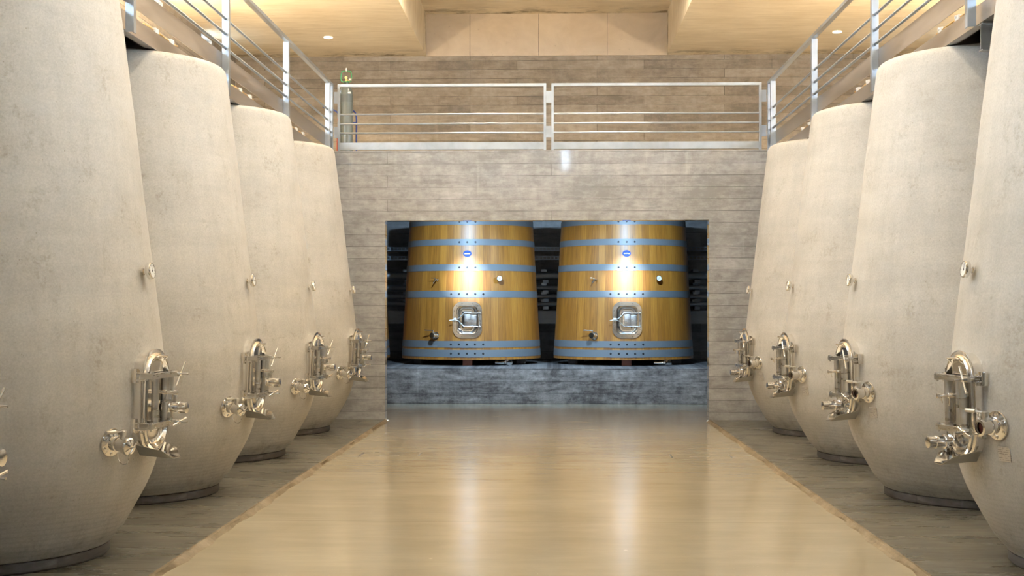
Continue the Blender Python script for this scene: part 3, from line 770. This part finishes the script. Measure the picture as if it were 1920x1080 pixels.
# ------------------------------------------------------------------ oak vats
def vr(z): return 1.305 - (z-0.10)*0.058        # z measured from the ledge
VH = 2.72
def hoop(z0, z1, w=0.006):
    bm = B(); revolve(bm, [(z0, vr(z0)-0.01), (z0, vr(z0)+w), (z1, vr(z1)+w), (z1, vr(z1)-0.01)], n=128, caps=False); return bm
def on_vat(dx, z):
    """matrix on the vat front (towards -Y), sideways offset dx"""
    R = vr(z); a = math.asin(dx/R) - PI/2
    return Matrix.Rotation(a, 4, 'Z') @ Matrix.Translation((R, 0, z)) @ Matrix.Rotation(-math.atan(0.058), 4, 'Y')
def make_vat():
    t = empty('oak_vat')
    bm = B(); revolve(bm, [(0.10, 1.24), (0.10, vr(.1)-0.012), (0.108, vr(.1)), (VH-0.008, vr(VH)), (VH, vr(VH)-0.012), (VH, vr(VH)-0.05), (VH-0.08, vr(VH)-0.055)], n=144)
    obj('staves', bm, M['wood'], t)
    hs = [(0.155, 0.285, 5), (0.325, 0.445, 5), (1.225, 1.345, 5), (1.705, 1.820, 3), (2.165, 2.275, 3), (2.535, 2.640, 3)]
    for z0, z1, nb in hs:
        hp = obj('hoop', hoop(z0, z1), M['hoop'], t)
        wd = 0.30 if nb == 5 else 0.17
        bm = B(); n = 14; R0 = vr((z0+z1)/2)
        rows = []
        for i in range(n+1):
            a = -PI/2 + (-wd/R0 + 2*wd/R0*i/n)
            rows.append([bm.verts.new((r*math.cos(a), r*math.sin(a), z)) for z, r in ((z0-.004, vr(z0)+.004), (z0-.004, vr(z0)+.011), (z1-.006, vr(z1)+.011), (z1-.006, vr(z1)+.004))])
        for a_, b_ in zip(rows[:-1], rows[1:]):
            for q in range(4): bm.faces.new((a_[q], a_[(q+1)%4], b_[(q+1)%4], b_[q]))
        bm.faces.new(rows[0]); bm.faces.new(rows[-1][::-1])
        obj('splice_plate', bm, M['hoop'], hp)
        for i in range(nb):
            dx = (i-(nb-1)/2)*0.143; zc = (z0+z1)/2-0.002
            bm = B(); revolve(bm, [(.008,.018),(.016,.018),(.024,.010)], (0,0,0), (1,0,0), 10)
            o = obj('bolt', bm, M['dark'], hp); o.matrix_local = on_vat(dx, zc)
    # oval blue badge with a thin rim and pale lettering line
    bm = B(); 
    def oval(bm, a, b, x0, x1, n=36):
        A = [bm.verts.new((x0, a*math.cos(2*PI*i/n), b*math.sin(2*PI*i/n))) for i in range(n)]
        Bq = [bm.verts.new((x1, a*math.cos(2*PI*i/n)*.97, b*math.sin(2*PI*i/n)*.97)) for i in range(n)]
        for i in range(n): bm.faces.new((A[i], A[(i+1)%n], Bq[(i+1)%n], Bq[i]))
        bm.faces.new(Bq)
    oval(bm, .077, .060, -0.006, 0.006)
    bd = place(obj('badge', bm, M['blue'], t), on_vat(0.0, 2.01))
    bm = B()
    for i in range(7):
        u = -0.042+0.014*i; hh = (0.008, 0.005, 0.006, 0.008, 0.005, 0.006, 0.008)[i]
        box(bm, 0.0055, 0.0072, u-.0045, u+.0045, -hh, hh)
    obj('badge_lettering', bm, M['satin'], bd)
    # manhole with rounded flange, door, bent closing rod
    W, H = 0.53, 0.66
    bm = B(); bow = 1/(2*1.26)
    loft_rr(bm, W, H, 0.17, [(-0.0,-0.02),(0.0,0.008),(-0.004,0.013),(-0.070,0.015),(-0.074,0.040),(-0.080,0.044),(-0.088,0.042),(-0.090,0.0),(-0.12,-0.004)], cap=True, n=9)
    for i in range(12):
        pts = rrect(W-0.07, H-0.07, 0.135, 2); p = pts[i]
        revolve(bm, [(.012,.011),(.020,.011),(.024,.006)], (0, p[0], p[1]), (1,0,0), 8)
    fl = place(obj('hatch_flange', bm, M['chrome'], t), on_vat(0.005, 0.82))
    bm = B(); loft_rr(bm, W-0.20, H-0.20, 0.11, [(0.0,0.005),(0.004,0.028),(-0.006,0.034),(-0.018,0.030),(-0.03,0.016),(-0.06,0.012),(-0.10,0.022),(-0.13,0.024)], cap=True, n=9)
    obj('hatch_door', bm, M['chrome'], fl)
    bm = B(); box(bm, 0.026, 0.052, -0.052, 0.062, -0.125, 0.125, 0.006); box(bm, 0.026, 0.040, 0.062, 0.165, -0.115, 0.115, 0.004)
    obj('stiffener', bm, M['satin'], fl)
    bm = B()
    for s in (1, -1):
        tube(bm, [(0.055, 0.225, 0.118*s), (0.066, 0.19, 0.118*s), (0.066, -0.06, 0.118*s), (0.070, -0.16, 0.018*s), (0.072, -0.20, 0.008*s)], .0085, 8)
        revolve(bm, [(0.02,.018),(.058,.018),(.064,.010)], (0, 0.225, 0.118*s), (1,0,0), 12)
    cyl(bm, (0.04,0.225,-0.12), (0.04,0.225,0.12), 0.008, n=10)
    cyl(bm, (0.05, -0.225, 0), (0.098, -0.225, 0), 0.012, n=12); cyl(bm, (0.076, -0.20, -0.004), (0.084, -0.315, -0.012), 0.010, 0.008, n=10)
    box(bm, 0.01, 0.06, -0.25, -0.20, -0.035, 0.035, 0.003)
    obj('closing_rod', bm, M['satin'], fl)
    # thermometer
    bm = B(); cyl(bm, (-.01,0,0), (.09,0,0), .010, n=12); revolve(bm, [(.078,.03),(.082,.052),(.104,.054),(.110,.050),(.106,.046)], (0,0,0), (1,0,0), 32)
    th = place(obj('thermometer', bm, M['chrome'], t), on_vat(0.535, 1.56))
    bm = B(); revolve(bm, [(.105,.047),(.1065,.0465)], (0,0,0), (1,0,0), 32); obj('dial_face', bm, M['dial'], th)
    bm = B(); cyl(bm, (.108,-.018,-.02), (.108,.012,.020), .002, n=6); obj('dial_needle', bm, M['dark'], th)
    # tasting tap
    bm = B(); cyl(bm, (-.01,0,0), (.07,0,0), .012, n=12); revolve(bm, [(.0,.022),(.01,.022)], (0,0,0), (1,0,0), 12)
    revolve(bm, [(-.022,.016),(.022,.016)], (.075,0,0), (0,0,1), 14); cyl(bm, (.075,-.002,-.01), (.10,-.035,-.07), .011, .009, n=12)
    cyl(bm, (.075,0,.025), (.085,-.085,.030), .007, n=10)
    place(obj('tasting_tap', bm, M['chrome'], t), on_vat(-0.545, 1.54))
    # racking valve
    bm = B(); revolve(bm, [(-.01,.075),(.008,.075),(.012,.045),(.05,.045),(.053,.055),(.07,.055),(.073,.04),(.11,.04),(.112,.05),(.13,.05),(.132,.03)], (0,0,0), (1,0,0), 28)
    rv = place(obj('racking_valve', bm, M['chrome'], t), on_vat(-0.575, 0.535))
    bm = B(); cyl(bm, (.09,0,.04), (.09,0,.09), .013, n=12); cyl(bm, (.09,.01,.09), (.10,-.17,.095), .010, n=10); obj('valve_handle', bm, M['satin'], rv)
    # feet, centre block and bottom drain
    for dx, dy in ((0.0, -1.08), (-0.95, -0.45), (0.95, -0.45), (-0.8, 0.7), (0.8, 0.7)):
        bm = B(); box(bm, dx-0.085, dx+0.085, dy-0.10, dy+0.10, 0.0, 0.102, 0.004); obj('foot_block', bm, M['redwood'] if dx == 0 else M['dark'], t, False)
    bm = B(); cyl(bm, (0.62,-0.92,0.055), (0.74,-1.10,0.050), .035, n=16); revolve(bm, [(0,.05),(.02,.05)], (0.70,-1.04,.052), (0.55,-.83,0), 18)
    revolve(bm, [(0,.05),(.045,.053),(.05,.03)], (0.74,-1.10,.052), (0.55,-.83,0), 18); cyl(bm, (0.72,-1.06,.05), (0.72,-1.06,.112), .010, n=10)
    cyl(bm, (0.50,-1.05,0.048), (0.66,-1.08,0.048), .028, n=14)
    for p in bm.verts: p.co.z = max(p.co.z, 0.002)
    obj('bottom_drain', bm, M['chrome'], t)
    return t
vl = ['golden oak vat with grey hoops, left of the two lit in the opening', 'golden oak vat with grey hoops, right of the two lit in the opening', 'dark oak vat mostly hidden behind the left jamb of the opening']
v0 = make_vat()
for i, (x, y) in enumerate([(-1.52, 25.1), (1.335, 25.1), (-4.375, 25.1)]):
    o = v0 if i == 0 else tree_copy(v0)
    o.location = (x, y, 0.62); tag(o, vl[i], 'vat', 'oak vats on the concrete ledge')

# pipes, cable trays and duct on the niche back wall
def run(name, z, r, label, cat='pipe', y=26.75, mat='pipe', clamps=True):
    t = empty(name, (0, y, z))
    obj('tube', cyl(B(), (XL+0.02, 0, 0), (XR-0.02, 0, 0), r, n=20), M[mat], t)
    for x in (-2.93, -0.16, 2.86, 5.0):
        bm = B(); box(bm, x-0.055, x+0.055, -0.012-r, YN-y, r-0.01, r+0.045, 0.003); box(bm, x-0.02, x+0.09, -0.014-r, YN-y, -r-0.06, -r+0.004, 0.003)
        obj('clamp', bm, M['galv'], t, False)
    tag(t, label, cat)
run('wall_pipe', 2.30, 0.085, 'thick dark pipe along the niche back wall, highest of the four')
run('wall_pipe', 2.06, 0.055, 'dark pipe on the niche back wall, second from the top')
run('wall_pipe', 1.885, 0.050, 'grey-blue pipe on the niche back wall, third from the top')
run('wall_pipe', 1.735, 0.050, 'grey-blue pipe on the niche back wall, lowest of the four')
def tray(z, label):
    t = empty('cable_tray', (0, 26.7, z)); bm = B()
    box(bm, XL+0.02, XR-0.02, -0.004, 0.0, -0.035, -0.025); box(bm, XL+0.02, XR-0.02, -0.004, 0.0, 0.025, 0.035)
    n = 170
    for i in range(n):
        x = XL+0.03 + (XR-XL-0.06)*i/n; box(bm, x, x+0.022, -0.004, 0, -0.025, 0.025)
    box(bm, XL+0.02, XR-0.02, 0.0, 0.29, -0.040, -0.035)
    obj('perforated_side', bm, M['galv'], t, False); tag(t, label, 'cable tray')
tray(2.84, 'perforated steel cable tray at the top of the niche back wall')
tray(2.66, 'perforated steel cable tray just below the highest tray in the niche')
tag(obj('steel_duct', box(B(), XL+0.02, XR-0.02, 26.72, 26.995, 1.34, 1.60, 0.004), M['pipe'], None, False), 'long grey rectangular duct below the pipes on the niche back wall', 'duct')

# ------------------------------------------------------------------ gas cylinder on a hand truck
cx, cy = -3.33, 21.5
bm = B(); revolve(bm, [(0,.095),(.006,.108),(1.10,.110),(1.18,.104),(1.24,.084),(1.28,.055),(1.30,.038),(1.335,.036)], n=40)
t = empty('gas_cylinder', (cx, cy, ZS+0.03)); obj('bottle', bm, M['cyl'], t)
bm = B(); revolve(bm, [(1.00,.1115),(1.098,.1118),(1.12,.1108)], n=40, caps=False); obj('colour_band', bm, M['cylband'], t)
bm = B(); box(bm, .045, .095, -.118, -.108, 1.13, 1.155); obj('label', bm, M['white'], t, False, label='small white label near the shoulder')
bm = B()
for a in (0, PI):
    s = math.cos(a); tube(bm, smooth_path([(s*.045,0,1.33),(s*.082,0,1.36),(s*.085,0,1.44),(s*.066,0,1.50),(0.0,0,1.515)], 6), .0085, 8)
revolve(bm, [(1.325,.05),(1.34,.05)], n=20)
obj('valve_guard', bm, M['green'], t)
bm = B(); cyl(bm, (0,0,1.335), (0,0,1.40), .014, n=12); cyl(bm, (-.01,0,1.375), (.06,0,1.355), .010, n=10); revolve(bm, [(0,.022),(.015,.022)], (0.0,-.012,1.40), (0,-1,0), 12)
obj('valve', bm, M['brass'], t)
bm = B(); cyl(bm, (0,0,1.505), (0,0,1.56), .010, n=10); revolve(bm, [(0,.02),(.02,.024),(.035,.02)], (.055,-.02,1.37), (1,0,0), 12); obj('lifting_eye', bm, M['satin'], t)
tag(t, 'grey-green gas cylinder with a green valve guard on the mezzanine', 'gas cylinder')
t = empty('hand_truck', (cx, cy, ZS))
bm = B()
for s in (-1, 1):
    ox = 0.145*s
    tube(bm, smooth_path([(ox,.13,.03),(ox,.13,.55),(ox,.13,.80),(ox-.03,.14,.90),(ox-.14,.17,.955),(ox-.27,.20,.99)], 6), .0125, 10)
obj('side_tube', bm, M['bluepaint'], t)
bm = B(); cyl(bm, (-.145,.13,.72), (.145,.13,.72), .014, n=10); cyl(bm, (-.145,.13,.25), (.145,.13,.25), .012, n=10); obj('cross_bar', bm, M['bluepaint'], t)
bm = B(); box(bm, -.17, .17, -.14, .15, .012, .028, .003); obj('foot_plate', bm, M['bluepaint'], t, False)
for s in (-1, 1):
    bm = B(); revolve(bm, [(0,.05),(.005,.09),(.04,.09),(.045,.05)], (s*.175 - (0.0 if s > 0 else .045), .20, .09), (1,0,0), 24); obj('wheel', bm, M['black'], t)
bm = B(); tube(bm, smooth_path([(-.16,.10,.06),(-.165,.10,.35),(-.155,.10,.60),(-.15,.11,.76),(-.135,-.03,.76),(-.15,.11,.70)], 6), .008, 8); obj('strap', bm, M['red'], t, label='orange red strap')
tag(t, 'blue tube hand truck holding the gas cylinder upright', 'hand truck')

# ------------------------------------------------------------------ lamps
def disc_lamp(name, x, y, z, mat, label, group, cat='ceiling light', r=0.075):
    t = empty(name, (x, y, z))
    bm = B(); revolve(bm, [(-.012, r+.012), (-.014, r+.002), (-.002, r)], n=32, caps=False); obj('trim_ring', bm, M['white'], t)
    bm = B(); revolve(bm, [(-.004, r), (-.0015, r)], n=32); obj('lamp_disc', bm, M[mat], t)
    tag(t, label, cat, group)
disc_lamp('downlight', -3.86, 22.9, ZC, 'lamp', 'small round downlight in the left ceiling strip', 'round ceiling downlights')
disc_lamp('downlight', 4.82, 22.7, ZC, 'lamp', 'small round downlight in the right ceiling strip', 'round ceiling downlights')

# ------------------------------------------------------------------ floor hatches: thin metal edging let into the aisle floor
def edging(x0, y0, segs, label):
    t = empty('floor_hatch', (x0, y0, 0))
    for (a, b, c, d) in segs:
        bm = B(); L = Vector((c-a, d-b, 0)); n = Vector((-L.y, L.x, 0)).normalized()*0.010
        vs = []
        for z in (-0.004, 0.0012):
            for p in (Vector((a, b, z))-n, Vector((c, d, z))-n, Vector((c, d, z))+n, Vector((a, b, z))+n): vs.append(bm.verts.new(p))
        bm.faces.new(vs[4:]); bm.faces.new(vs[:4][::-1])
        for i in range(4): bm.faces.new((vs[i], vs[(i+1)%4], vs[4+(i+1)%4], vs[4+i]))
        obj('edging_strip', bm, M['satin'], t, False)
    tag(t, label, 'floor hatch')
edging(-2.15, 15.2, [(0, 0, 0.66, 0), (0, -0.45, 0, -0.02), (0.66, -0.35, 0.66, -0.02), (0.22, -0.30, 0.44, -0.30)], 'thin metal edged floor hatch on the left of the aisle floor')
edging(1.33, 15.05, [(0, -0.35, 0, 0.02), (0.20, -0.16, 0.42, -0.16), (0.66, -0.30, 0.66, 0.0)], 'thin metal edged floor hatch on the right of the aisle floor')
